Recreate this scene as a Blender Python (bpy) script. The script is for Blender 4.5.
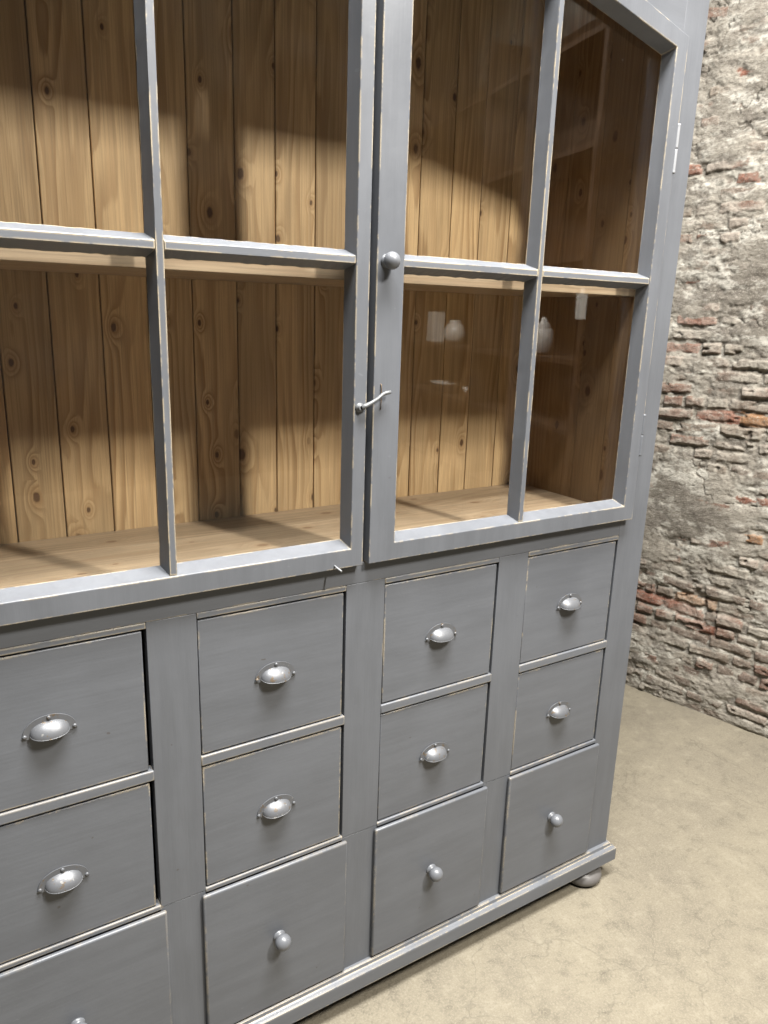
import bpy, bmesh, math, random
import numpy as np
from mathutils import Vector, Matrix

# ------------------------------------------------------------------ camera, world, lamp, exposure
S = 0.9            # metres per layout unit (half the cabinet's width is one unit)
ZF = -0.17         # floor height in layout units


def W(x, y, z):
    """layout units -> metres, floor at z = 0"""
    return Vector((x * S, y * S, (z - ZF) * S))


scene = bpy.context.scene
COL = scene.collection
for o in list(bpy.data.objects):
    bpy.data.objects.remove(o, do_unlink=True)

cam_d = bpy.data.cameras.new('camera')
cam = bpy.data.objects.new('camera', cam_d)
COL.objects.link(cam)
R_ = Vector((0.84656282, -0.53139719, 0.03079636))
U_ = Vector((0.10994984, 0.23118225, 0.96667771))
F_ = Vector((0.52080939, 0.81496736, -0.25413733))
m = Matrix(((R_.x, U_.x, -F_.x, 0), (R_.y, U_.y, -F_.y, 0), (R_.z, U_.z, -F_.z, 0), (0, 0, 0, 1)))
m.translation = W(-0.88440834, -1.45293479, 1.70823515)
cam.matrix_world = m
cam_d.sensor_fit = 'HORIZONTAL'
cam_d.sensor_width = 36.0
cam_d.lens = 752.65 / 768.0 * 36.0
cam_d.clip_start = 0.02
scene.camera = cam

world = bpy.data.worlds.new('world')
scene.world = world
world.use_nodes = True
wn = world.node_tree.nodes
wn['Background'].inputs[0].default_value = (0.86, 0.93, 1.0, 1)
wn['Background'].inputs[1].default_value = 0.06

# a broad roof light above the aisle in front of the cabinet, and a strip lamp farther out
for name, loc, sx_, sy_, power, colr in (
        ('roof_light', (0.10, -0.95, 4.75), 2.2, 0.95, 700, (1.0, 0.985, 0.96)),
        ('strip_lamp', tuple(W(0.35 * 2.6, -2.6, 4.12)), 0.16, 0.75, 330, (1.0, 0.95, 0.875))):
    lamp_d = bpy.data.lights.new(name, 'AREA')
    lamp_d.shape = 'RECTANGLE'
    lamp_d.size = sx_
    lamp_d.size_y = sy_
    lamp_d.energy = power
    lamp_d.color = colr
    lamp = bpy.data.objects.new(name, lamp_d)
    COL.objects.link(lamp)
    lamp.location = loc
    lamp.rotation_euler = (0, 0, math.atan(0.35) if name == 'strip_lamp' else 0)

vs = scene.view_settings
vs.view_transform = 'Standard'
vs.look = 'None'
vs.exposure = 0.0
vs.gamma = 1.0
vs.use_curve_mapping = False

# ------------------------------------------------------------------ materials


class NT:
    def __init__(self, name):
        self.m = bpy.data.materials.new(name)
        self.m.use_nodes = True
        self.t = self.m.node_tree
        self.t.nodes.clear()
        self.out = self.n('ShaderNodeOutputMaterial')

    def n(self, kind, **kw):
        nd = self.t.nodes.new(kind)
        for k, v in kw.items():
            setattr(nd, k, v)
        return nd

    def set(self, sock, v):
        if isinstance(v, bpy.types.NodeSocket):
            self.t.links.new(v, sock)
        elif isinstance(v, (tuple, list)):
            sock.default_value = tuple(v) + ((1,) if len(v) == 3 and len(sock.default_value) == 4 else ())
        else:
            sock.default_value = v

    def math(self, op, a, b=0.0, c=0.0, clamp=False):
        nd = self.n('ShaderNodeMath', operation=op, use_clamp=clamp)
        for i, v in enumerate((a, b, c)):
            self.set(nd.inputs[i], v)
        return nd.outputs[0]

    def mix(self, f, a, b):
        nd = self.n('ShaderNodeMix', data_type='RGBA')
        self.set(nd.inputs[0], f)
        self.set(nd.inputs[6], a)
        self.set(nd.inputs[7], b)
        return nd.outputs[2]

    def noise(self, vec, scale, detail=3.0, rough=0.55, dim='3D'):
        nd = self.n('ShaderNodeTexNoise', noise_dimensions=dim)
        self.set(nd.inputs['Vector'], vec)
        nd.inputs['Scale'].default_value = scale
        nd.inputs['Detail'].default_value = detail
        nd.inputs['Roughness'].default_value = rough
        return nd.outputs['Fac']

    def ramp(self, f, lo, hi, a=0.0, b=1.0, smooth=True):
        nd = self.n('ShaderNodeMapRange', interpolation_type='SMOOTHSTEP' if smooth else 'LINEAR')
        self.set(nd.inputs[0], f)
        for i, v in enumerate((lo, hi, a, b)):
            nd.inputs[i + 1].default_value = v
        return nd.outputs[0]

    def mapping(self, vec, scale=(1, 1, 1), loc=(0, 0, 0)):
        nd = self.n('ShaderNodeMapping')
        self.set(nd.inputs['Vector'], vec)
        nd.inputs['Scale'].default_value = scale
        self.set(nd.inputs['Location'], loc)
        return nd.outputs[0]

    def bump(self, h, strength, dist, normal=None):
        nd = self.n('ShaderNodeBump')
        self.set(nd.inputs['Height'], h)
        nd.inputs['Strength'].default_value = strength
        nd.inputs['Distance'].default_value = dist
        if normal is not None:
            self.set(nd.inputs['Normal'], normal)
        return nd.outputs[0]

    def pbsdf(self, color, rough, normal=None, spec=0.5, metal=0.0):
        b = self.n('ShaderNodeBsdfPrincipled')
        self.set(b.inputs['Base Color'], color)
        self.set(b.inputs['Roughness'], rough)
        self.set(b.inputs['Metallic'], metal)
        self.set(b.inputs['Specular IOR Level'], spec)
        if normal is not None:
            self.set(b.inputs['Normal'], normal)
        self.t.links.new(b.outputs[0], self.out.inputs[0])
        return b

    def pos(self):
        return self.n('ShaderNodeNewGeometry').outputs['Position']


def paint_material(name, base, wear=0.5, radius=0.0035, rough=0.42, vertical=True):
    """brushed grey chalk paint, rubbed through to pale wood on the edges"""
    t = NT(name)
    P = t.pos()
    # edge wear from the angle between the true and a rounded normal
    bev = t.n('ShaderNodeBevel', samples=4)
    bev.inputs['Radius'].default_value = radius
    geo = t.n('ShaderNodeNewGeometry')
    dot = t.n('ShaderNodeVectorMath', operation='DOT_PRODUCT')
    t.set(dot.inputs[0], bev.outputs[0])
    t.set(dot.inputs[1], geo.outputs['Normal'])
    edge = t.ramp(dot.outputs['Value'], 0.99, 0.90)
    wn_ = t.noise(P, 9.0, 4.0, 0.65)
    wn2 = t.noise(P, 90.0, 2.0, 0.6)
    keep = t.ramp(t.math('ADD', t.math('MULTIPLY', wn_, 0.75), t.math('MULTIPLY', wn2, 0.25)), 0.62 - 0.22 * wear, 0.70 - 0.2 * wear)
    mask = t.math('MULTIPLY', edge, keep, clamp=True)
    tone = t.noise(P, 3.0, 4.0, 0.6)
    swath = t.noise(t.mapping(P, (30, 30, 4) if vertical else (4, 30, 30)), 1.0, 4.0, 0.65)
    c0 = t.mix(t.ramp(t.math('ADD', t.math('MULTIPLY', tone, 0.5), t.math('MULTIPLY', swath, 0.5)), 0.35, 0.65), tuple(v * 0.90 for v in base), tuple(v * 1.10 for v in base))
    brush_v = t.mapping(P, (160, 160, 9) if vertical else (9, 160, 160))
    brush = t.noise(brush_v, 1.0, 3.0, 0.6)
    c1 = t.mix(t.math('MULTIPLY', brush, 0.18), c0, tuple(v * 1.25 for v in base))
    # small scuffs
    sc = t.noise(t.mapping(P, (22, 22, 60)), 1.0, 3.0, 0.7)
    c1 = t.mix(t.ramp(sc, 0.69, 0.76, 0, 0.4), c1, tuple(v * 1.6 for v in base))
    dk = t.noise(t.mapping(P, (34, 34, 34), (3.1, 7.7, 1.3)), 1.0, 2.0, 0.5)
    c1 = t.mix(t.ramp(dk, 0.765, 0.79, 0, 0.6), c1, (0.05, 0.04, 0.035))
    wearcol = t.mix(wn2, (0.52, 0.46, 0.32), (0.30, 0.22, 0.13))
    col = t.mix(mask, c1, wearcol)
    h = t.math('ADD', t.math('MULTIPLY', brush, 0.6), t.math('MULTIPLY', t.noise(P, 40.0, 3.0), 0.6))
    nrm = t.bump(h, 0.22, 0.0016)
    ro = t.ramp(tone, 0.3, 0.7, rough - 0.05, rough + 0.09)
    t.pbsdf(col, ro, nrm, spec=0.45)
    return t.m


def wood_material(name, along, light, dark, knotcol, seed=0.0, grain=34.0, rough=0.5):
    """varnished pine: growth rings that swerve round knots; 'plank' offsets every board"""
    t = NT(name)
    P = t.pos()
    sep = t.n('ShaderNodeSeparateXYZ')
    t.set(sep.inputs[0], P)
    X, Y, Z = sep.outputs
    if along == 'Z':
        across, lon = t.math('ADD', X, Y), Z
    elif along == 'X':
        across, lon = t.math('ADD', Y, Z), X
    else:
        across, lon = X, Y
    pid = t.n('ShaderNodeAttribute', attribute_name='plank').outputs['Fac']
    rnd = t.n('ShaderNodeTexWhiteNoise', noise_dimensions='1D')
    t.set(rnd.inputs['W'], t.math('ADD', pid, seed))
    r = rnd.outputs['Value']
    lon2 = t.math('ADD', lon, t.math('MULTIPLY', r, 9.0))
    comb = t.n('ShaderNodeCombineXYZ')
    t.set(comb.inputs[0], across)
    t.set(comb.inputs[1], lon2)
    t.set(comb.inputs[2], t.math('MULTIPLY', r, 31.0))
    V = comb.outputs[0]
    # knots
    vor = t.n('ShaderNodeTexVoronoi', voronoi_dimensions='2D', feature='F1')
    t.set(vor.inputs['Vector'], t.mapping(V, (1 / 0.10, 1 / 0.17, 1)))
    vor.inputs['Scale'].default_value = 1.0
    vor.inputs['Randomness'].default_value = 1.0
    d = vor.outputs['Distance']
    sepc = t.n('ShaderNodeSeparateColor')
    t.set(sepc.inputs[0], vor.outputs['Color'])
    has = t.ramp(sepc.outputs[0], 0.48, 0.52)
    size = t.math('ADD', t.math('MULTIPLY', t.math('POWER', sepc.outputs[1], 2.0), 0.6), 0.34)
    ds = t.math('DIVIDE', d, size)
    swell = t.math('MULTIPLY', t.math('EXPONENT', t.math('MULTIPLY', t.math('MULTIPLY', ds, ds), -11.0)), has)
    core = t.math('MULTIPLY', t.ramp(t.math('ADD', ds, t.math('MULTIPLY', t.noise(V, 120.0, 2.0), 0.06)), 0.165, 0.10), has)
    halo = t.math('MULTIPLY', t.ramp(ds, 0.34, 0.10), has)
    # growth rings
    low = t.noise(t.mapping(V, (9, 0.9, 1)), 1.0, 2.0, 0.5)
    mid = t.noise(t.mapping(V, (45, 3.0, 1)), 1.0, 2.0, 0.5)
    field = t.math('ADD', t.math('MULTIPLY', low, 9.0), t.math('MULTIPLY', mid, 0.9))
    field = t.math('ADD', field, t.math('MULTIPLY', across, grain))
    field = t.math('ADD', field, t.math('MULTIPLY', swell, 2.8))
    ring = t.math('FRACT', field)
    late = t.math('MULTIPLY', t.ramp(ring, 0.15, 0.88), t.ramp(ring, 1.0, 0.88))
    blot0 = t.ramp(t.noise(t.mapping(V, (14, 1.3, 1), (2, 5, 1)), 1.0, 2.0, 0.5), 0.35, 0.65)
    fib = t.noise(t.mapping(V, (300, 3.5, 1)), 1.0, 5.0, 0.7)
    late = t.math('MULTIPLY', late, t.math('MULTIPLY_ADD', blot0, 0.65, 0.25), clamp=True)
    c = t.mix(late, light, dark)
    c = t.mix(t.ramp(fib, 0.40, 0.68, 0, 0.7), c, tuple(v * 0.55 for v in light))
    bt = t.math('ADD', 0.78, t.math('MULTIPLY', r, 0.36))
    hsv = t.n('ShaderNodeHueSaturation')
    t.set(hsv.inputs['Color'], c)
    t.set(hsv.inputs['Value'], bt)
    c = hsv.outputs[0]
    blot = t.noise(t.mapping(V, (7, 2.2, 1)), 1.0, 3.0, 0.6)
    c = t.mix(t.ramp(blot, 0.45, 0.70, 0, 0.5), c, tuple(v * 0.5 for v in light))
    c = t.mix(t.math('MULTIPLY', halo, 0.45), c, dark)
    c = t.mix(t.math('MULTIPLY', core, 0.88), c, knotcol)
    h = t.math('SUBTRACT', t.math('MULTIPLY', fib, 0.6), t.math('MULTIPLY', late, 0.4))
    t.pbsdf(c, rough, t.bump(h, 0.2, 0.0008), spec=0.35)
    return t.m


def glass_material():
    t = NT('old_window_glass')
    P = t.pos()
    wav = t.noise(t.mapping(P, (5, 5, 3)), 1.0, 1.0, 0.4)
    nrm = t.bump(wav, 0.05, 0.01)
    lw = t.n('ShaderNodeLayerWeight')
    lw.inputs[0].default_value = 0.5
    fac = t.math('ADD', 0.04, t.math('MULTIPLY', t.math('POWER', lw.outputs['Facing'], 5.0), 0.96))
    tr = t.n('ShaderNodeBsdfTransparent')
    tr.inputs[0].default_value = (0.955, 0.955, 0.94, 1)
    gl = t.n('ShaderNodeBsdfGlossy')
    gl.inputs['Roughness'].default_value = 0.012
    t.set(gl.inputs['Normal'], nrm)
    mx = t.n('ShaderNodeMixShader')
    t.set(mx.inputs[0], fac)
    t.set(mx.inputs[1], tr.outputs[0])
    t.set(mx.inputs[2], gl.outputs[0])
    # dust specks and a thin film of dust
    sp = t.noise(P, 95.0, 2.0, 0.5)
    film = t.noise(t.mapping(P, (4, 4, 6)), 1.0, 4.0, 0.7)
    df = t.n('ShaderNodeBsdfDiffuse')
    df.inputs[0].default_value = (0.75, 0.72, 0.66, 1)
    mx2 = t.n('ShaderNodeMixShader')
    t.set(mx2.inputs[0], t.math('ADD', t.ramp(sp, 0.825, 0.84, 0, 0.5), t.ramp(film, 0.4, 0.75, 0.0, 0.002)))
    t.set(mx2.inputs[1], mx.outputs[0])
    t.set(mx2.inputs[2], df.outputs[0])
    t.t.links.new(mx2.outputs[0], t.out.inputs[0])
    return t.m


def floor_material():
    t = NT('worn_concrete')
    P = t.pos()
    a = t.noise(P, 2.2, 6.0, 0.65)
    b = t.noise(P, 14.0, 9.0, 0.72)
    g = t.noise(P, 190.0, 3.0, 0.7)
    c = t.mix(t.ramp(a, 0.32, 0.68), (0.136, 0.119, 0.090), (0.168, 0.148, 0.109))
    c = t.mix(t.ramp(b, 0.49, 0.68, 0, 0.6), c, (0.085, 0.074, 0.055))
    c = t.mix(t.ramp(b, 0.48, 0.32, 0, 0.55), c, (0.225, 0.203, 0.155))
    c = t.mix(t.ramp(g, 0.48, 0.62, 0, 0.4), c, (0.235, 0.212, 0.162))
    sm = t.noise(P, 38.0, 7.0, 0.75)
    g2 = t.noise(P, 110.0, 4.0, 0.75)
    c = t.mix(t.ramp(g2, 0.52, 0.66, 0, 0.45), c, (0.10, 0.087, 0.065))
    c = t.mix(t.ramp(sm, 0.60, 0.72, 0, 0.6), c, (0.075, 0.065, 0.05))
    pit = t.noise(P, 26.0, 2.0, 0.5)
    c = t.mix(t.ramp(pit, 0.755, 0.785, 0, 0.7), c, (0.05, 0.04, 0.03))
    # hairline cracks and curved drag scratches
    warp = t.n('ShaderNodeTexNoise')
    t.set(warp.inputs['Vector'], P)
    warp.inputs['Scale'].default_value = 1.5
    warp.inputs['Detail'].default_value = 6.0
    warp.inputs['Roughness'].default_value = 0.6
    va = t.n('ShaderNodeVectorMath', operation='MULTIPLY_ADD')
    t.set(va.inputs[0], warp.outputs['Color'])
    va.inputs[1].default_value = (0.55, 0.55, 0.0)
    t.set(va.inputs[2], P)
    crack = 0.0
    for k, (sc, loc, wd) in enumerate((((1.0, 1.0, 1), (0, 0, 0), 0.0035), ((1.3, 2.9, 1), (4.4, 1.7, 0), 0.008), ((3.4, 1.5, 1), (1.4, 8.3, 0), 0.010), ((5.2, 4.1, 1), (7.7, 2.3, 0), 0.016))):
        ve = t.n('ShaderNodeTexVoronoi', feature='DISTANCE_TO_EDGE', voronoi_dimensions='2D')
        t.set(ve.inputs['Vector'], t.mapping(va.outputs[0], sc, loc))
        ve.inputs['Scale'].default_value = 1.0
        gate = t.ramp(t.noise(t.mapping(P, (1, 1, 1), (k * 3.7, k * 1.9, 0)), 2.6, 3.0, 0.6), 0.50, 0.60)
        crack = t.math('MAXIMUM', t.math('MULTIPLY', t.ramp(ve.outputs['Distance'], wd, wd * 0.15), gate), crack)
    c = t.mix(t.math('MULTIPLY', crack, 0.24), c, (0.05, 0.043, 0.033))
    h = t.math('ADD', t.math('MULTIPLY', b, 1.0), t.math('MULTIPLY', g, 0.25))
    h = t.math('SUBTRACT', h, crack)
    t.pbsdf(c, t.ramp(b, 0.3, 0.7, 0.5, 0.75), t.bump(h, 0.2, 0.003), spec=0.3)
    return t.m


def wall_material():
    t = NT('crumbling_brick_and_plaster')
    P = t.pos()
    at = t.n('ShaderNodeAttribute', attribute_name='surface')
    a = t.noise(t.mapping(P, (1, 1, 1.6)), 55.0, 5.0, 0.75)
    b = t.noise(P, 230.0, 3.0, 0.7)
    c = t.mix(t.ramp(a, 0.47, 0.66, 0, 0.6), at.outputs['Color'], (0.075, 0.063, 0.05))
    c = t.mix(t.ramp(b, 0.5, 0.68, 0, 0.4), c, (0.30, 0.28, 0.24))
    w = t.noise(t.mapping(P, (1, 1, 1.8), (3, 1, 2)), 38.0, 5.0, 0.75)
    c = t.mix(t.ramp(w, 0.54, 0.68, 0, 0.6), c, (0.33, 0.31, 0.265))
    h = t.math('ADD', a, t.math('MULTIPLY', b, 0.4))
    t.pbsdf(c, 0.9, t.bump(h, 0.8, 0.008), spec=0.15)
    return t.m


def plain(name, color, rough=0.5, metal=0.0, spec=0.5):
    t = NT(name)
    P = t.pos()
    n = t.noise(P, 45.0, 3.0, 0.6)
    c = t.mix(n, tuple(v * 0.86 for v in color), tuple(v * 1.14 for v in color))
    t.pbsdf(c, rough, t.bump(n, 0.1, 0.001), spec=spec, metal=metal)
    return t.m


def chipped_metal():
    """cup pulls: thin grey paint over steel, chipped dark at the lip"""
    t = NT('chipped_painted_metal')
    P = t.pos()
    n = t.noise(P, 75.0, 4.0, 0.7)
    n2 = t.noise(P, 30.0, 3.0, 0.6)
    c = t.mix(n2, (0.078, 0.081, 0.088), (0.115, 0.119, 0.127))
    chip = t.ramp(n, 0.59, 0.63)
    c = t.mix(chip, c, (0.10, 0.075, 0.05))
    lite = t.ramp(t.noise(P, 110.0, 2.0, 0.6), 0.66, 0.72, 0, 0.7)
    c = t.mix(lite, c, (0.24, 0.235, 0.225))
    t.pbsdf(c, 0.42, t.bump(n, 0.25, 0.001), spec=0.5, metal=0.2)
    return t.m


GREY = (0.091, 0.0965, 0.107)
M_paint = paint_material('grey_paint', GREY, 0.12)
M_paint_h = paint_material('grey_paint_horizontal', GREY, 0.45, vertical=False)
M_front = paint_material('grey_paint_drawer_front', tuple(v * 1.0 for v in GREY), 0.66, 0.006, vertical=False, rough=0.40)
M_worn = paint_material('grey_paint_rubbed_edges', GREY, 0.75, 0.005)
M_worn_h = paint_material('grey_paint_rubbed_rails', tuple(v * 1.08 for v in GREY), 0.9, 0.005, vertical=False)
M_pine = wood_material('varnished_pine_boards', 'Z', (0.60, 0.425, 0.24), (0.30, 0.175, 0.08), (0.075, 0.035, 0.017), 0.0)
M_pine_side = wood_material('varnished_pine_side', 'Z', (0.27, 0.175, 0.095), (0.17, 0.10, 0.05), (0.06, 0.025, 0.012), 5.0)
M_pine_x = wood_material('pine_shelf_board', 'X', (0.42, 0.32, 0.22), (0.30, 0.21, 0.135), (0.18, 0.11, 0.065), 11.0, 26.0)
M_glass = glass_material()
M_floor = floor_material()
M_wall = wall_material()
M_pull = chipped_metal()
M_knob = plain('glossy_grey_knob_paint', (0.105, 0.11, 0.12), 0.36)
M_foot = plain('grey_foot_paint', (0.098, 0.092, 0.088), 0.42)
M_steel = plain('grey_painted_iron', (0.105, 0.109, 0.113), 0.45, 0.1)
M_hinge = plain('pale_painted_hinge', (0.20, 0.205, 0.215), 0.45)
M_dark = plain('dark_gap_wood', (0.09, 0.06, 0.035), 0.8)
M_drawerwood = plain('drawer_box_wood', (0.30, 0.19, 0.10), 0.7)

# ------------------------------------------------------------------ mesh helpers (layout units in, metres out)
ORG = {}


def empty(name, loc, parent=None):
    o = bpy.data.objects.new(name, None)
    COL.objects.link(o)
    o.empty_display_size = 0.1
    loc = Vector(loc)
    ORG[o.name] = loc
    if parent is not None:
        o.parent = parent
        o.location = loc - ORG[parent.name]
    else:
        o.location = loc
    return o


def tag(o, label=None, cat=None, group=None, kind=None):
    if label:
        o['label'] = label
    if cat:
        o['category'] = cat
    if group:
        o['group'] = group
    if kind:
        o['kind'] = kind
    return o


class MB:
    """collects geometry given in layout units"""

    def __init__(self):
        self.bm = bmesh.new()
        self.pl = self.bm.faces.layers.float.new('plank')

    def v(self, p):
        return self.bm.verts.new(W(*p))

    def face(self, vs, plank=0.0, smooth=False):
        f = self.bm.faces.new(vs)
        f[self.pl] = plank
        f.smooth = smooth
        return f

    def box(self, x0, x1, y0, y1, z0, z1, bevel=0.0, plank=0.0, seg=2):
        vs = [self.v((x, y, z)) for z in (z0, z1) for y in (y0, y1) for x in (x0, x1)]
        fs = [self.face([vs[i] for i in q], plank) for q in
              ((0, 2, 3, 1), (4, 5, 7, 6), (0, 1, 5, 4), (2, 6, 7, 3), (0, 4, 6, 2), (1, 3, 7, 5))]
        if bevel:
            es = list({e for f in fs for e in f.edges})
            r = bmesh.ops.bevel(self.bm, geom=es, offset=bevel * S, segments=seg, profile=0.5, affect='EDGES')
            for f in r['faces']:
                f[self.pl] = plank
                f.smooth = True
        return self

    def prism(self, pts, axis, a0, a1, plank=0.0):
        """pts: outline in the two other axes; extruded along axis"""
        def mk(p, a):
            q = list(p)
            q.insert('xyz'.index(axis), a)
            return self.v(q)
        A = [mk(p, a0) for p in pts]
        B = [mk(p, a1) for p in pts]
        n = len(pts)
        self.face(A, plank)
        self.face(B[::-1], plank)
        for i in range(n):
            self.face([A[i], B[i], B[(i + 1) % n], A[(i + 1) % n]], plank)
        return self

    def loft(self, rings, caps=True, closed=True, smooth=True):
        R = [[self.v(p) for p in r] for r in rings]
        n = len(R[0])
        for a, b in zip(R[:-1], R[1:]):
            for i in range(n if closed else n - 1):
                j = (i + 1) % n
                self.face([a[i], a[j], b[j], b[i]], 0, smooth)
        if caps:
            self.face(R[0][::-1])
            self.face(R[-1])
        return self

    def lathe(self, prof, c, axis='z', n=28):
        """prof: list of (radius, offset along axis)"""
        rings = []
        for r, t in prof:
            ring = []
            for k in range(n):
                a = 2 * math.pi * k / n
                ca, sa = r * math.cos(a), r * math.sin(a)
                ring.append({'z': (c[0] + ca, c[1] + sa, c[2] + t),
                             'y': (c[0] + ca, c[1] + t, c[2] + sa),
                             'x': (c[0] + t, c[1] + ca, c[2] + sa)}[axis])
            rings.append(ring)
        return self.loft(rings)

    def tube(self, pts, rad, n=10):
        pts = [Vector(p) for p in pts]
        rings = []
        for i, p in enumerate(pts):
            d = (pts[min(i + 1, len(pts) - 1)] - pts[max(i - 1, 0)]).normalized()
            a = d.cross(Vector((0, 0, 1)))
            if a.length < 0.1:
                a = d.cross(Vector((1, 0, 0)))
            a.normalize()
            b = d.cross(a)
            r = rad[i] if isinstance(rad, (list, tuple)) else rad
            rings.append([p + a * r * math.cos(2 * math.pi * k / n) + b * r * math.sin(2 * math.pi * k / n) for k in range(n)])
        return self.loft(rings)

    def build(self, name, mat, parent=None, bevel=0.0):
        bm = self.bm
        bmesh.ops.recalc_face_normals(bm, faces=bm.faces[:])
        if bevel:
            es = [e for e in bm.edges if len(e.link_faces) == 2 and e.calc_face_angle() > 0.5]
            bmesh.ops.bevel(bm, geom=es, offset=bevel * S, segments=2, profile=0.5, affect='EDGES')
        lo = Vector([min(v.co[i] for v in bm.verts) for i in range(3)])
        hi = Vector([max(v.co[i] for v in bm.verts) for i in range(3)])
        org = Vector(((lo.x + hi.x) / 2, (lo.y + hi.y) / 2, lo.z))
        for v in bm.verts:
            v.co -= org
        me = bpy.data.meshes.new(name)
        bm.to_mesh(me)
        bm.free()
        me.materials.append(mat)
        o = bpy.data.objects.new(name, me)
        COL.objects.link(o)
        ORG[o.name] = org
        if parent is not None:
            o.parent = parent
            o.location = org - ORG[parent.name]
        else:
            o.location = org
        return o


# ------------------------------------------------------------------ setting: floor and walls
fb = bmesh.new()
for p in ((-6, -6), (6, -6), (6, 6), (-6, 6)):
    fb.verts.new((p[0], p[1], 0))
fb.faces.new(fb.verts[:])
fm = bpy.data.meshes.new('floor')
fb.to_mesh(fm)
fb.free()
fm.materials.append(M_floor)
floor = bpy.data.objects.new('floor', fm)
COL.objects.link(floor)
tag(floor, 'worn beige concrete floor under the grey cabinet', 'floor', kind='structure')

rng = np.random.default_rng(7)
LAT = rng.random((512, 512))


def vnoise(x, y, seed=0):
    x = x + seed * 17.31 + 100
    y = y + seed * 5.77 + 100
    xi = np.floor(x).astype(int)
    yi = np.floor(y).astype(int)
    fx, fy = x - xi, y - yi
    fx = fx * fx * (3 - 2 * fx)
    fy = fy * fy * (3 - 2 * fy)
    g = lambda a, b: LAT[(a + seed * 31) % 512, (b + seed * 57) % 512]
    return (g(xi, yi) * (1 - fx) + g(xi + 1, yi) * fx) * (1 - fy) + (g(xi, yi + 1) * (1 - fx) + g(xi + 1, yi + 1) * fx) * fy


def fbm(x, y, oct=5, seed=0, gain=0.55):
    s = 0
    a = 1.0
    t = 0
    for k in range(oct):
        s = s + a * vnoise(x * 2 ** k, y * 2 ** k, seed + k * 3)
        t += a
        a *= gain
    return s / t


def sstep(x, a, b):
    t = np.clip((x - a) / (b - a), 0, 1)
    return t * t * (3 - 2 * t)


A_ = np.array([2.2119, 0.9242]) * S          # wall foot point behind the cabinet corner
D_ = np.array([0.2401243, -0.97074215])      # along the wall, towards the camera side
N_ = np.array([-0.97074215, -0.2401243])     # out of the wall, into the room
s_f = np.arange(-0.20, 0.95, 0.004)
s_lines = np.concatenate([np.arange(-4.0, -0.20, 0.03), s_f, np.arange(0.95, 4.6, 0.03)])
h_lines = np.concatenate([np.arange(0.0, 3.06, 0.0042), np.arange(3.06, 3.9, 0.04)])
SS, HH = np.meshgrid(s_lines, h_lines)
CH = 0.054
sx = SS + 0.02 * (fbm(SS * 5, HH * 5, 3, 2) - 0.5)
hx = HH + 0.030 * (fbm(SS * 2.2, HH * 2.2, 2, 4) - 0.5) + 0.014 * (fbm(SS * 14, HH * 14, 3, 6) - 0.5)
row = np.floor(hx / CH).astype(int)
bl = 0.185
off = LAT[(row * 7 + 3) % 512, 5] * bl
colf = (sx + off) / bl + 0.5 * (row % 2)
ci = np.floor(colf).astype(int)
split = LAT[(row * 13 + ci * 29) % 512, 77] < 0.4          # headers
ci2 = np.where(split, ci * 2 + (colf - ci > 0.5), ci * 2)
bw = np.where(split, bl / 2, bl)
lu = np.where(split, ((colf - ci) * 2) % 1.0, colf - ci) * bw
lv = (hx / CH - row) * CH
rid = LAT[(row * 19 + ci2 * 11) % 512, (ci2 * 7 + row * 3) % 512]
rid2 = LAT[(row * 23 + ci2 * 5) % 512, (ci2 * 17 + row * 41) % 512]
dx = np.minimum(lu, bw - lu)
dy = np.minimum(lv, CH - lv)
fine = fbm(SS * 34, HH * 34, 4, 31, 0.62)
lump = fbm(SS * 9, HH * 12, 5, 35, 0.62)
ledge = fbm(SS * 4.5, HH * 19, 4, 37, 0.6)               # ragged ledges along the courses
edge = np.minimum(dx, dy) - 0.003 - 0.009 * fbm(SS * 32, HH * 32, 3, 8)
brick = sstep(edge, -0.003, 0.006)
# how thickly old plaster and mortar still cover the bricks
pm = fbm(SS * 2.4 + 3, HH * 3.0, 4, 11, 0.55) - 0.5
band = (0.10 * np.exp(-((HH - 1.90) / 0.20) ** 2) + 0.10 * np.exp(-((HH - 2.75) / 0.28) ** 2) + 0.08 * np.exp(-((HH - 0.92) / 0.22) ** 2)
        + 0.07 * np.exp(-((HH - 0.16) / 0.10) ** 2) - 0.09 * np.exp(-((HH - 1.36) / 0.16) ** 2) - 0.08 * np.exp(-((HH - 0.47) / 0.14) ** 2)
        - 0.06 * np.exp(-((HH - 2.22) / 0.15) ** 2))
# bare red and orange bricks
reds = [(0.202, 1.690, 1), (0.189, 0.769, 1), (0.351, 0.391, 1), (0.207, 2.600, 1), (0.225, 1.320, 1), (0.136, 1.590, 1), (0.055, 2.285, 1),
        (0.355, 1.304, 2), (0.46, 0.86, 2), (0.05, 0.46, 1), (0.13, 0.48, 1), (0.10, 1.86, 1), (0.263, 2.24, 1), (0.33, 0.52, 2), (0.40, 1.02, 1)]
force = np.zeros_like(SS)
clear = np.zeros_like(SS)
for (rs, rh, k) in reds:
    i = int(np.argmin(np.abs(h_lines - rh)))
    j = int(np.argmin(np.abs(s_lines - rs)))
    same = (row == row[i, j]) & (ci2 == ci2[i, j])
    force = np.where(same, k, force)
    clear = np.maximum(clear, np.exp(-(((SS - rs) / 0.075) ** 2 + ((HH - rh) / 0.03) ** 2)))
slurry = 0.0118 + 0.010 * (fbm(SS * 18, HH * 26, 4, 39, 0.65) - 0.5) + 0.05 * pm + 0.07 * band + 0.030 * (lump - 0.5) + 0.020 * (ledge - 0.5) + 0.012 * (fine - 0.5) - 0.012 * clear
slurry = np.where(slurry > 0.017, 0.017 + (slurry - 0.017) * 0.35, slurry)
crk = np.abs(fbm(SS * 3.1 + 9, HH * 3.1, 5, 51, 0.6) - 0.5)
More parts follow.
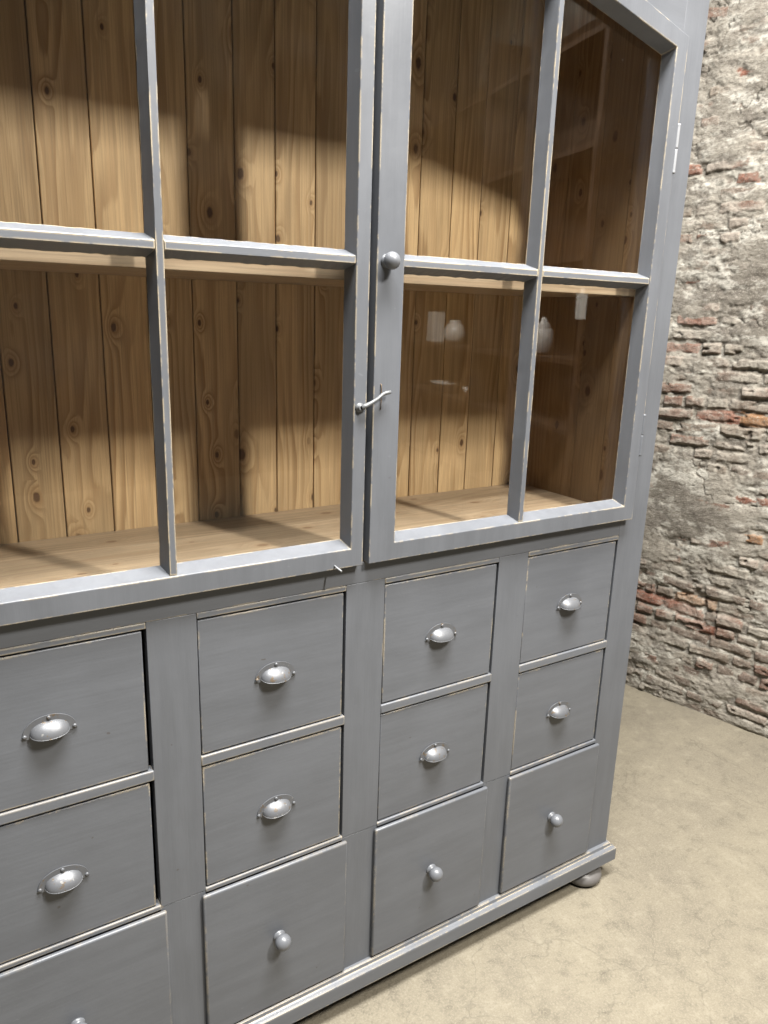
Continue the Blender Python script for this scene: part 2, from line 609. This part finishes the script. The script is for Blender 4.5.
crack = sstep(crk, 0.006, 0.0015) * sstep(fbm(SS * 2, HH * 2, 2, 55), 0.45, 0.55)
slurry = slurry - 0.007 * crack
holes = sstep(fbm(SS * 15, HH * 24, 3, 41), 0.66, 0.74)
bh = brick * (0.0125 + (rid2 - 0.5) * 0.016) + 0.012 * (fine - 0.5) + 0.008 * (lump - 0.5) - 0.014 * holes
t_pl = sstep(slurry - bh, -0.0012, 0.0012)
hgt = np.maximum(np.maximum(bh, slurry), -0.016) * sstep(HH, -0.01, 0.02)


def C3(*c):
    return np.array(c)[None, None, :]


def lerp(a, b, t):
    return a * (1 - t[..., None]) + b * t[..., None]


wash = sstep(fbm(SS * 7, HH * 11, 5, 21, 0.62), 0.40, 0.62)
bc = lerp(C3(0.17, 0.125, 0.10), C3(0.27, 0.225, 0.18), rid)
bc = lerp(bc, C3(0.20, 0.105, 0.075) + 0 * bc, ((rid2 > 0.74) * 0.7).astype(float))
bc = lerp(bc, C3(0.46, 0.43, 0.365) + 0 * bc, wash * 0.62)
bc = lerp(bc, C3(0.24, 0.088, 0.055) + 0 * bc, (force == 1) * (0.85 - 0.35 * wash))
bc = lerp(bc, C3(0.36, 0.19, 0.09) + 0 * bc, (force == 2) * (0.85 - 0.35 * wash))
pc = lerp(C3(0.20, 0.178, 0.148), C3(0.335, 0.305, 0.255), sstep(fbm(SS * 4, HH * 5, 6, 71, 0.65), 0.36, 0.64))
pc = lerp(pc, C3(0.54, 0.515, 0.45) + 0 * pc, sstep(fbm(SS * 9, HH * 18, 6, 75, 0.7), 0.50, 0.62) * 0.8)
pc = lerp(pc, C3(0.15, 0.13, 0.11) + 0 * pc, sstep(fbm(SS * 11, HH * 20, 6, 79, 0.7), 0.53, 0.65) * 0.7)
pc = lerp(pc, C3(0.13, 0.115, 0.095) + 0 * pc, crack * 0.8)
surf = lerp(bc, pc, t_pl)
surf = lerp(surf, C3(0.09, 0.07, 0.055) + 0 * bc, holes * 0.5 * (1 - t_pl))

surf = surf * 0.70
nh, ns = SS.shape
co = np.empty((nh, ns, 3))
co[..., 0] = A_[0] + D_[0] * SS + N_[0] * hgt
co[..., 1] = A_[1] + D_[1] * SS + N_[1] * hgt
co[..., 2] = HH
idx = np.arange(nh * ns).reshape(nh, ns)
quads = np.stack([idx[:-1, :-1], idx[1:, :-1], idx[1:, 1:], idx[:-1, 1:]], -1).reshape(-1, 4)
me = bpy.data.meshes.new('wall_right')
me.vertices.add(nh * ns)
me.vertices.foreach_set('co', co.reshape(-1))
me.loops.add(quads.size)
me.loops.foreach_set('vertex_index', quads.reshape(-1))
me.polygons.add(len(quads))
me.polygons.foreach_set('loop_start', np.arange(0, quads.size, 4))
me.polygons.foreach_set('loop_total', np.full(len(quads), 4))
me.update(calc_edges=True)
at = me.attributes.new('surface', 'FLOAT_COLOR', 'POINT')
rgba = np.ones((nh * ns, 4), np.float32)
rgba[:, :3] = surf.reshape(-1, 3)
at.data.foreach_set('color', rgba.reshape(-1))
me.polygons.foreach_set('use_smooth', np.ones(len(quads), bool))
me.materials.append(M_wall)
wall = bpy.data.objects.new('wall_right', me)
COL.objects.link(wall)
tag(wall, 'crumbling brick wall with patches of old grey plaster beside the cabinet', 'wall', kind='structure')

# ------------------------------------------------------------------ the cabinet
cab = empty('cabinet', W(0, 0.26, ZF))
tag(cab, 'tall grey painted cabinet with two glazed doors above twelve drawers', 'cabinet')

YB = 0.51           # front of the back boards
ZI = 1.14           # inside floor of the glazed part


def rake(x, x0, z0, k):
    """level head that drops in a straight slope towards the outer corner"""
    d = x0 - min(abs(x), x0)
    return z0 + k * min(d, 0.32)


def zin(x):         # underside of the door head (front edge)
    return rake(x, 0.867, 2.3855, 0.226)


def zout(x):        # upper edge of the door
    return rake(x, 0.9085, 2.4165, 0.262)


# carcass sides, bottom, top
for sgn in (-1, 1):
    a, b = sorted((sgn * 0.962, sgn * 1.0))
    MB().box(a, b, 0.026, 0.55, -0.06, 2.70, 0.002).build('side_panel', M_paint, cab)
MB().box(-0.96, 0.96, 0.03, 0.55, -0.06, -0.03).build('bottom_panel', M_drawerwood, cab)
MB().box(-0.96, 0.96, 0.03, 0.55, 2.66, 2.69).build('top_panel', M_paint, cab)
# cornice (just above the picture)
prof = [(0.0, 2.70), (-0.02, 2.71), (-0.03, 2.73), (-0.07, 2.76), (-0.075, 2.80), (0.0, 2.80)]
cb = MB()
R1 = [(-1.0 + p[0], p[0], p[1]) for p in prof]
R2 = [(1.0 - p[0], p[0], p[1]) for p in prof]
cb.loft([[(-1.0 + p[0], 0.55, p[1]) for p in prof], R1, R2, [(1.0 - p[0], 0.55, p[1]) for p in prof]], smooth=False)
cb.build('cornice', M_paint_h, cab)

# back boards
seams = [-0.962, -0.925, -0.807, -0.690, -0.578, -0.4615, -0.348, -0.234, -0.113, -0.001, 0.117, 0.233, 0.348, 0.461, 0.578, 0.690, 0.812, 0.93, 0.962]
bb = MB()
for k, (a, b) in enumerate(zip(seams[:-1], seams[1:])):
    bb.box(a + 0.0013, b - 0.0013, YB, YB + 0.02, ZI - 0.03, 2.66, 0.0022, plank=k + 1)
bb.build('back_boards', M_pine, cab)
MB().box(-0.962, 0.962, YB + 0.0205, 0.55, -0.03, 2.66).build('back_panel', M_dark, cab)
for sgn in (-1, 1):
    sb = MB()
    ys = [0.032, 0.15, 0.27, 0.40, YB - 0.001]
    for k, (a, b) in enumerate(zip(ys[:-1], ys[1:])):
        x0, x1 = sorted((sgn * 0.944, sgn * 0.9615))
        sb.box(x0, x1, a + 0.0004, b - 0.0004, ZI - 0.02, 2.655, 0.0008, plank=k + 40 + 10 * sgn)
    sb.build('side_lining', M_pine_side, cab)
sh = MB()
for k, (a, b) in enumerate(((0.032, 0.20), (0.20, 0.36), (0.36, YB - 0.001))):
    sh.box(-0.943, 0.943, a + 0.0003, b - 0.0003, ZI - 0.025, ZI, 0.0006, plank=k + 70)
sh.build('cupboard_floor', M_pine_x, cab)
sh = MB()
for k, (a, b) in enumerate(((0.087, 0.28), (0.28, YB - 0.002))):
    sh.box(-0.942, 0.942, a + 0.0003, b - 0.0003, 1.779, 1.803, 0.002, plank=k + 80)
sh.build('shelf', M_pine_x, cab)

# face frame: lower part
cols = [(-0.909, -0.522), (-0.417, -0.0535), (0.0535, 0.417), (0.522, 0.884)]
stx = [(-1.0, -0.909), (-0.522, -0.417), (-0.0535, 0.0535), (0.417, 0.522), (0.884, 1.0)]
D1T, D1B, D2T, D2B = 1.072, 0.7473, 0.7186, 0.400
for a, b in stx[1:-1]:
    MB().box(a, b, 0.0, 0.025, 0.391, 1.0865, 0.0012).build('stile', M_paint, cab)
    MB().box(a, b, 0.0006, 0.025, -0.036, 0.3898, 0.0012).build('lower_stile', M_paint, cab)
for sgn, xi in ((-1, 0.909), (1, 0.884)):      # corner posts run the whole height
    MB().prism([(sgn * xi, -0.036), (sgn * 1.0, -0.036), (sgn * 1.0, 2.70), (sgn * 0.9105, 2.70), (sgn * 0.9105, 1.1376), (sgn * xi, 1.1376)],
               'y', 0.0, 0.025).build('corner_post', M_paint, cab, 0.0015)
MB().box(-0.9088, 0.8838, 0.0, 0.0255, 1.0872, 1.1375, 0.001).build('top_rail', M_paint_h, cab)
for a, b in cols:
    MB().box(a + 0.0005, b - 0.0005, -0.0008, 0.025, D1T + 0.001, 1.0866, 0.002).build('drawer_lip', M_worn_h, cab)
    MB().box(a - 0.001, b + 0.001, -0.0022, 0.025, D2T + 0.002, D1B - 0.002, 0.0032, seg=3).build('drawer_rail', M_worn_h, cab)
    MB().box(a - 0.001, b + 0.001, -0.0022, 0.025, 0.3855, D2B - 0.002, 0.003, seg=3).build('lower_drawer_rail', M_worn_h, cab)

# face frame: beside and above the doors
head = MB()
N = 24
xs = [-0.910 + 1.820 * i / N for i in range(N + 1)]
head.prism([(x, zout(x) + 0.004) for x in xs] + [(0.910, 2.70), (-0.910, 2.70)], 'y', 0.0, 0.025)
head.build('arched_head_board', M_paint_h, cab)


def screw(mb, x, y, z, r=0.0042):
    mb.lathe([(r, 0.0), (r, -0.0015), (r * 0.75, -0.003), (r * 0.3, -0.0038)], (x, y, z), 'y', 12)


def cup_pull(x, z, parent, tilt=0.0):
    """half-dome pull on a thin half-round plate with three screws"""
    a, b, c = 0.0365, 0.0235, 0.0255
    yb = 0.0005
    mb = MB()

    def rot(px, pz):
        return x + px * math.cos(tilt) - pz * math.sin(tilt), z + px * math.sin(tilt) + pz * math.cos(tilt)

    nth, nph = 20, 9
    outer, inner = [], []
    for j in range(nph + 1):
        ph = math.pi / 2 * j / nph
        ro, ri = [], []
        for i in range(nth + 1):
            th = math.pi * i / nth
            # squarer shoulders than an ellipse, a lip that droops a little in front
            cx = a * math.copysign(abs(math.cos(th)) ** 0.85, math.cos(th))
            sn = math.sin(th) ** 0.9 if math.sin(th) > 1e-6 else 0.0
            for k, (lst, sc) in enumerate(((ro, 1.0), (ri, 0.93))):
                px, pz = rot(cx * sc, (b * sn * math.cos(ph)) * sc - 0.006 * sn * math.sin(ph))
                lst.append((px, yb - c * sn * math.sin(ph) * sc, pz))
        outer.append(ro)
        inner.append(ri)
    mb.loft(outer, caps=False, closed=False)
    mb.loft(inner[::-1], caps=False, closed=False)
    # rolled lip
    mb.tube(outer[-1], 0.0008, 6)
    # back plate: half-round rim with ears
    pts = []
    for i in range(25):
        th = math.pi * i / 24
        px, pz = rot((a + 0.0125) * math.cos(th), (b + 0.0115) * math.sin(th))
        pts.append((px, pz))
    for px, pz in ((-a - 0.0145, -0.005), (-a - 0.006, -0.0075), (a + 0.006, -0.0075), (a + 0.0145, -0.005)):
        pts.append(rot(px, pz))
    mb.prism(pts, 'y', yb - 0.0022, yb + 0.0002)
    for px, pz in ((-a - 0.0092, -0.0005), (a + 0.0092, -0.0005), (0.0, b + 0.0064)):
        qx, qz = rot(px, pz)
        screw(mb, qx, yb - 0.002, qz)
    return mb.build('cup_pull', M_pull, parent)


def round_knob(x, y, z, r, parent, mat=None):
    L = r * 2.05
    prof = [(r * 0.78, 0.0), (r * 0.80, -r * 0.12), (r * 0.66, -r * 0.25), (r * 0.50, -r * 0.40), (r * 0.47, -r * 0.7)]
    for k in range(1, 13):
        a = math.pi * (0.16 + 0.84 * k / 12)
        prof.append((max(r * math.sin(a), 0.0004), -L + r * 0.85 + r * math.cos(a) * 0.92 - r * 0.0))
    return MB().lathe(prof, (x, y, z), 'y', 24).build('knob', mat or M_knob, parent)


random.seed(3)
for ci_, (a, b) in enumerate(cols):
    xc = (a + b) / 2
    for (z1, z0, zc) in ((D1T, D1B, 0.898), (D2T, D2B, 0.547)):
        gl, gr = 0.0022, 0.0068
        if ci_ == 0:
            gr = 0.0095
        db = MB()
        dy = 0.0012 + random.uniform(-0.0006, 0.0008)
        db.box(a + gl, b - gr, dy, 0.022, z0 + 0.0012, z1 - 0.0035, 0.0022)
        db.box(a + 0.012, b - 0.012, 0.0221, 0.45, z0 + 0.006, z1 - 0.02)
        d = db.build('drawer', M_front, cab)
        cup_pull(xc - 0.002, zc, d, random.uniform(-0.05, 0.05))
    # overlapping bottom drawer
    db = MB()
    db.box(a - 0.0105, b + 0.0105, -0.0125, -0.0006, -0.026, 0.3845, 0.0048, seg=3)
    db.box(a + 0.012, b - 0.012, -0.0005, 0.45, -0.02, 0.36)
    d = db.build('drawer', M_front, cab)
    round_knob(xc - 0.002, -0.0123, 0.185, 0.0205, d)
# dark runners behind the drawer gaps
MB().box(-0.955, 0.955, 0.46, 0.47, -0.02, 1.10).build('drawer_back_board', M_dark, cab)

# plinth with stepped moulding, feet
prof = [(0.03, -0.033), (-0.007, -0.0335), (-0.0105, -0.036), (-0.0115, -0.041), (-0.0125, -0.0455), (-0.0165, -0.0475),
        (-0.0215, -0.049), (-0.0255, -0.052), (-0.0265, -0.056), (-0.0265, -0.098), (-0.024, -0.0995), (0.03, -0.0995)]
pb = MB()
ex = lambda p, s: (s * (1.0 - p[0]), p[0], p[1])
pb.loft([[(-(1.0 - p[0]), 0.55, p[1]) for p in prof], [ex(p, -1) for p in prof], [ex(p, 1) for p in prof], [((1.0 - p[0]), 0.55, p[1]) for p in prof]], smooth=False)
pb.build('plinth', M_worn_h, cab)
for fx in (-0.929, 0.929):
    for fy in (0.033, 0.47):
        h = 0.0705
        MB().lathe([(0.042, 0.0), (0.056, 0.003), (0.066, 0.012), (0.069, 0.024), (0.066, 0.036), (0.055, 0.045), (0.047, 0.049), (0.048, 0.053),
                    (0.050, 0.057), (0.048, 0.062), (0.046, h)], (fx, fy, ZF), 'z', 36).build('bun_foot', M_foot, cab)

# ------------------------------------------------------------------ glazed doors
FY, GY = -0.022, 0.0205


def door(sign, xo_in, xi_in, xi_out, xo_out, xm):
    """sign +1: right-hand door.  x values are distances from the middle, meeting side first"""
    X = lambda v: sign * v
    K = 14
    z0o, z0i = 1.1400, 1.1835

    def loop(xa, xb, zb, zt, y):
        pts = [(X(xa), y, zb), (X(xb), y, zb)]
        for k in range(K + 1):
            x = xb + (xa - xb) * k / K
            pts.append((X(x), y, zt(x)))
        return pts

    root = empty('glazed_door', W(X((xo_in + xo_out) / 2), 0, z0o), cab)
    fr = MB()
    sp = 0.007
    o_f = loop(xo_in, xo_out, z0o, zout, FY)
    i_f = loop(xi_in, xi_out, z0i, zin, FY)
    i_b = loop(xi_in + sp, xi_out - sp, z0i + 0.0145, lambda x: zin(x) - 0.012, GY)
    o_b = loop(xo_in, xo_out, z0o, zout, GY)
    fr.loft([o_b, o_f, i_f, i_b, o_b], caps=False, smooth=False)
    bmesh.ops.remove_doubles(fr.bm, verts=fr.bm.verts[:], dist=1e-6)
    f = fr.build('door_frame', M_worn, root, 0.0016)
    # glazing bars
    rb = random.Random(5 + sign)
    hf, hb = 0.0070, 0.0160       # half widths in front and at the glass
    vb = MB()
    rings = []
    n = 46
    zt = zin(xm) - 0.004
    for k in range(n + 1):
        z = 1.186 + (zt - 1.186) * k / n
        j1, j2 = rb.uniform(-1, 1) * 0.0006, rb.uniform(-1, 1) * 0.0006
        jf = rb.uniform(-1, 1) * 0.0003
        rings.append([(X(xm) - hf + jf, FY + 0.003, z), (X(xm) + hf + jf, FY + 0.003, z), (X(xm) + hf + 0.001, FY + 0.006, z), (X(xm) + hb + j2, GY - 0.001, z), (X(xm) - hb + j1, GY - 0.001, z), (X(xm) - hf - 0.001, FY + 0.006, z)])
    vb.loft(rings, smooth=False).build('glazing_bar', M_worn, root)
    for (a, b) in ((xi_in + 0.001, xm - 0.009), (xm + 0.009, xi_out - 0.001)):
        hb_ = MB()
        rings = []
        n = 30
        for k in range(n + 1):
            x = a + (b - a) * k / n
            j1, j2 = rb.uniform(-1, 1) * 0.0006, rb.uniform(-1, 1) * 0.0011
            zc = 1.8175
            rings.append([(X(x), FY + 0.003, zc - 0.0075), (X(x), FY + 0.003, zc + 0.006), (X(x), FY + 0.005, zc + 0.0078), (X(x), GY - 0.001, zc + 0.0205 + j1),
                          (X(x), GY - 0.001, zc - 0.0215 + j2), (X(x), FY + 0.005, zc - 0.0090)])
        hb_.loft(rings, smooth=False).build('glazing_bar', M_worn_h, root)
    # panes
    for (a, b) in ((xi_in + sp - 0.006, xm - 0.002), (xm + 0.002, xi_out - sp + 0.006)):
        x0, x1 = sorted((X(a), X(b)))
        MB().box(x0, x1, GY + 0.0004, GY + 0.0034, 1.187, 1.8165).build('glass_pane', M_glass, root)
        up = MB()
        nn = 8
        top = [(x1 + (x0 - x1) * k / nn, zin(x1 + (x0 - x1) * k / nn) - 0.012) for k in range(nn + 1)]
        up.prism([(x0, 1.8185), (x1, 1.8185)] + top, 'y', GY + 0.0004, GY + 0.0034)
        up.build('glass_pane', M_glass, root)
    # hinges
    for zc, mat in ((2.154, M_hinge), (1.392, M_paint)):
        hg = MB()
        hx, r = X(xo_out + 0.0012), 0.0052
        y = FY + 0.002
        hg.lathe([(0.002, -0.061), (0.0055, -0.060), (0.0055, -0.056), (r, -0.0545), (r, -0.052), (r, -0.004), (r * 0.98, -0.0025), (r * 0.8, -0.001)], (hx, y, zc), 'z', 14)
        hg.lathe([(r * 0.8, 0.001), (r * 0.98, 0.0025), (r, 0.004), (r, 0.052), (r, 0.0545), (0.0055, 0.056), (0.0055, 0.060), (0.002, 0.061)], (hx, y, zc), 'z', 14)
        hg.build('hinge', mat, root)
    return root


right_door = door(+1, -0.0075, 0.0625, 0.8665, 0.9085, 0.4645)
left_door = door(-1, 0.0245, 0.0570, 0.8665, 0.9085, 0.4665)
round_knob(0.0165, FY + 0.0005, 1.818, 0.0185, right_door)

MB().box(-0.0242, -0.0082, 0.006, 0.0272, 1.1405, 2.452, 0.001).build('rebate_strip', M_paint, left_door)

# hook that holds the doors shut
lt = MB()
lt.lathe([(0.0105, 0.0), (0.0105, -0.003), (0.0075, -0.004), (0.0072, -0.009), (0.0062, -0.011), (0.003, -0.0105), (0.0025, -0.008)], (-0.043, FY, 1.508), 'y', 18)
pts = [(-0.043, FY - 0.009, 1.508), (-0.032, FY - 0.010, 1.5125), (-0.018, FY - 0.012, 1.519), (-0.004, FY - 0.013, 1.527), (0.010, FY - 0.012, 1.5365), (0.018, FY - 0.013, 1.5395), (0.028, FY - 0.016, 1.5415)]
lt.tube(pts, [0.0066, 0.0050, 0.0044, 0.0040, 0.0042, 0.0046, 0.0040], 10)
lt.build('hook_latch', M_steel, left_door)
st = MB()
st.tube([(0.011, FY + 0.0005, 1.558), (0.011, FY - 0.0025, 1.5565), (0.0112, FY - 0.003, 1.548), (0.0112, FY - 0.003, 1.52), (0.0108, FY - 0.0025, 1.503), (0.0108, FY + 0.0005, 1.5015)], 0.0013, 8)
st.build('dark_latch_slit', M_dark, right_door)  # raised dark wire stands in for the dark opening of a slit
nl = MB()
nl.tube([(-0.099, FY + 0.001, 1.1500), (-0.0985, FY - 0.011, 1.1478), (-0.0955, FY - 0.027, 1.1440)], 0.0021, 8)
nl.build('bent_nail', M_hinge, left_door)

# ------------------------------------------------------------------ shop shelving along the wall, behind the viewer; seen mirrored in the panes
M_rack = wood_material('dark_stained_shelving', 'Z', (0.085, 0.055, 0.035), (0.05, 0.03, 0.018), (0.02, 0.012, 0.008), 21.0)
M_white = plain('white_glazed_ceramic', (0.62, 0.60, 0.56), 0.3)
M_card = plain('white_card', (0.66, 0.65, 0.61), 0.7)


def at_wall(s_, out, h):
    """metres along the wall, out from it and up -> layout units for MB"""
    p = A_ + D_ * s_ + N_ * out
    return (p[0] / S, p[1] / S, h / S + ZF)


def wbox(mb, s0, s1, o0, o1, h0, h1):
    c = [at_wall(a, b, h) for h in (h0, h1) for b in (o0, o1) for a in (s0, s1)]
    vs = [mb.v(p) for p in c]
    for q in ((0, 2, 3, 1), (4, 5, 7, 6), (0, 1, 5, 4), (2, 6, 7, 3), (0, 4, 6, 2), (1, 3, 7, 5)):
        mb.face([vs[i] for i in q])
    return mb


p0 = at_wall(4.0, 0.25, 0)
rack = empty('shop_shelving', W(*p0))
tag(rack, 'dark wooden shop shelving mirrored in the panes of the right-hand glazed door', 'shelving')
for a in (2.22, 3.50, 4.78, 6.05):
    wbox(MB(), a, a + 0.035, 0.045, 0.42, 0.0, 3.3).build('upright', M_rack, rack, 0.0015)
for h in (0.10, 0.62, 1.10, 1.46, 1.98, 2.50, 3.0):
    wbox(MB(), 2.256, 6.049, 0.05, 0.415, h, h + 0.028).build('shelf_board', M_rack, rack, 0.0015)
wbox(MB(), 2.22, 6.085, 0.025, 0.044, 0.0, 3.3).build('backing', M_rack, rack)


def lathe_thing(name, prof, s_, h, label, cat, out=0.30):
    c = at_wall(s_, out, h)
    o = MB().lathe([(r / S, t / S) for r, t in prof], c, 'z', 24).build(name, M_white)
    tag(o, label, cat)
    return o


lathe_thing('ceramic_bottle', [(0.040, 0), (0.046, 0.01), (0.046, 0.13), (0.034, 0.165), (0.016, 0.185), (0.016, 0.235), (0.021, 0.24), (0.021, 0.252), (0.01, 0.252)],
            3.62, 1.4895, 'white narrow-necked bottle on dark shelving mirrored in the lower pane of the right door', 'bottle')
lathe_thing('ceramic_jar', [(0.05, 0), (0.062, 0.015), (0.066, 0.08), (0.055, 0.14), (0.040, 0.155), (0.044, 0.165), (0.02, 0.185), (0.012, 0.21)],
            2.80, 1.4895, 'white lidded jar on dark shelving mirrored beside the hanging white card', 'jar')
lathe_thing('ceramic_vase', [(0.05, 0), (0.075, 0.03), (0.085, 0.08), (0.06, 0.135), (0.035, 0.155), (0.045, 0.17), (0.02, 0.172)],
            4.10, 1.4895, 'white round-bellied vase on dark shelving mirrored left of the narrow bottle', 'vase')
lathe_thing('ceramic_bowl', [(0.04, 0), (0.05, 0.01), (0.085, 0.05), (0.10, 0.085), (0.094, 0.085), (0.045, 0.018), (0.01, 0.014)],
            3.66, 1.1295, 'cream bowl on the shelf under the mirrored white bottle', 'bowl')
lathe_thing('ceramic_bowl', [(0.05, 0), (0.06, 0.01), (0.105, 0.06), (0.12, 0.075), (0.113, 0.075), (0.055, 0.018), (0.01, 0.014)],
            4.22, 1.1295, 'wide shallow cream bowl on the shelf under the mirrored round vase', 'bowl')
pbk = wbox(MB(), 4.44, 4.56, 0.24, 0.33, 1.4895, 1.72).build('carton', M_card, None, 0.002)
tag(pbk, 'upright white carton on dark shelving mirrored at the left of the right door pane', 'box')
cd = MB()
wbox(cd, 2.19, 2.28, 0.4215, 0.4235, 1.695, 1.82)
wbox(cd, 2.22, 2.25, 0.4215, 0.4235, 1.8202, 1.845)
cd = cd.build('hanging_card', M_card, None)
tag(cd, 'white hanging card with short loop mirrored in the lower right pane', 'card')
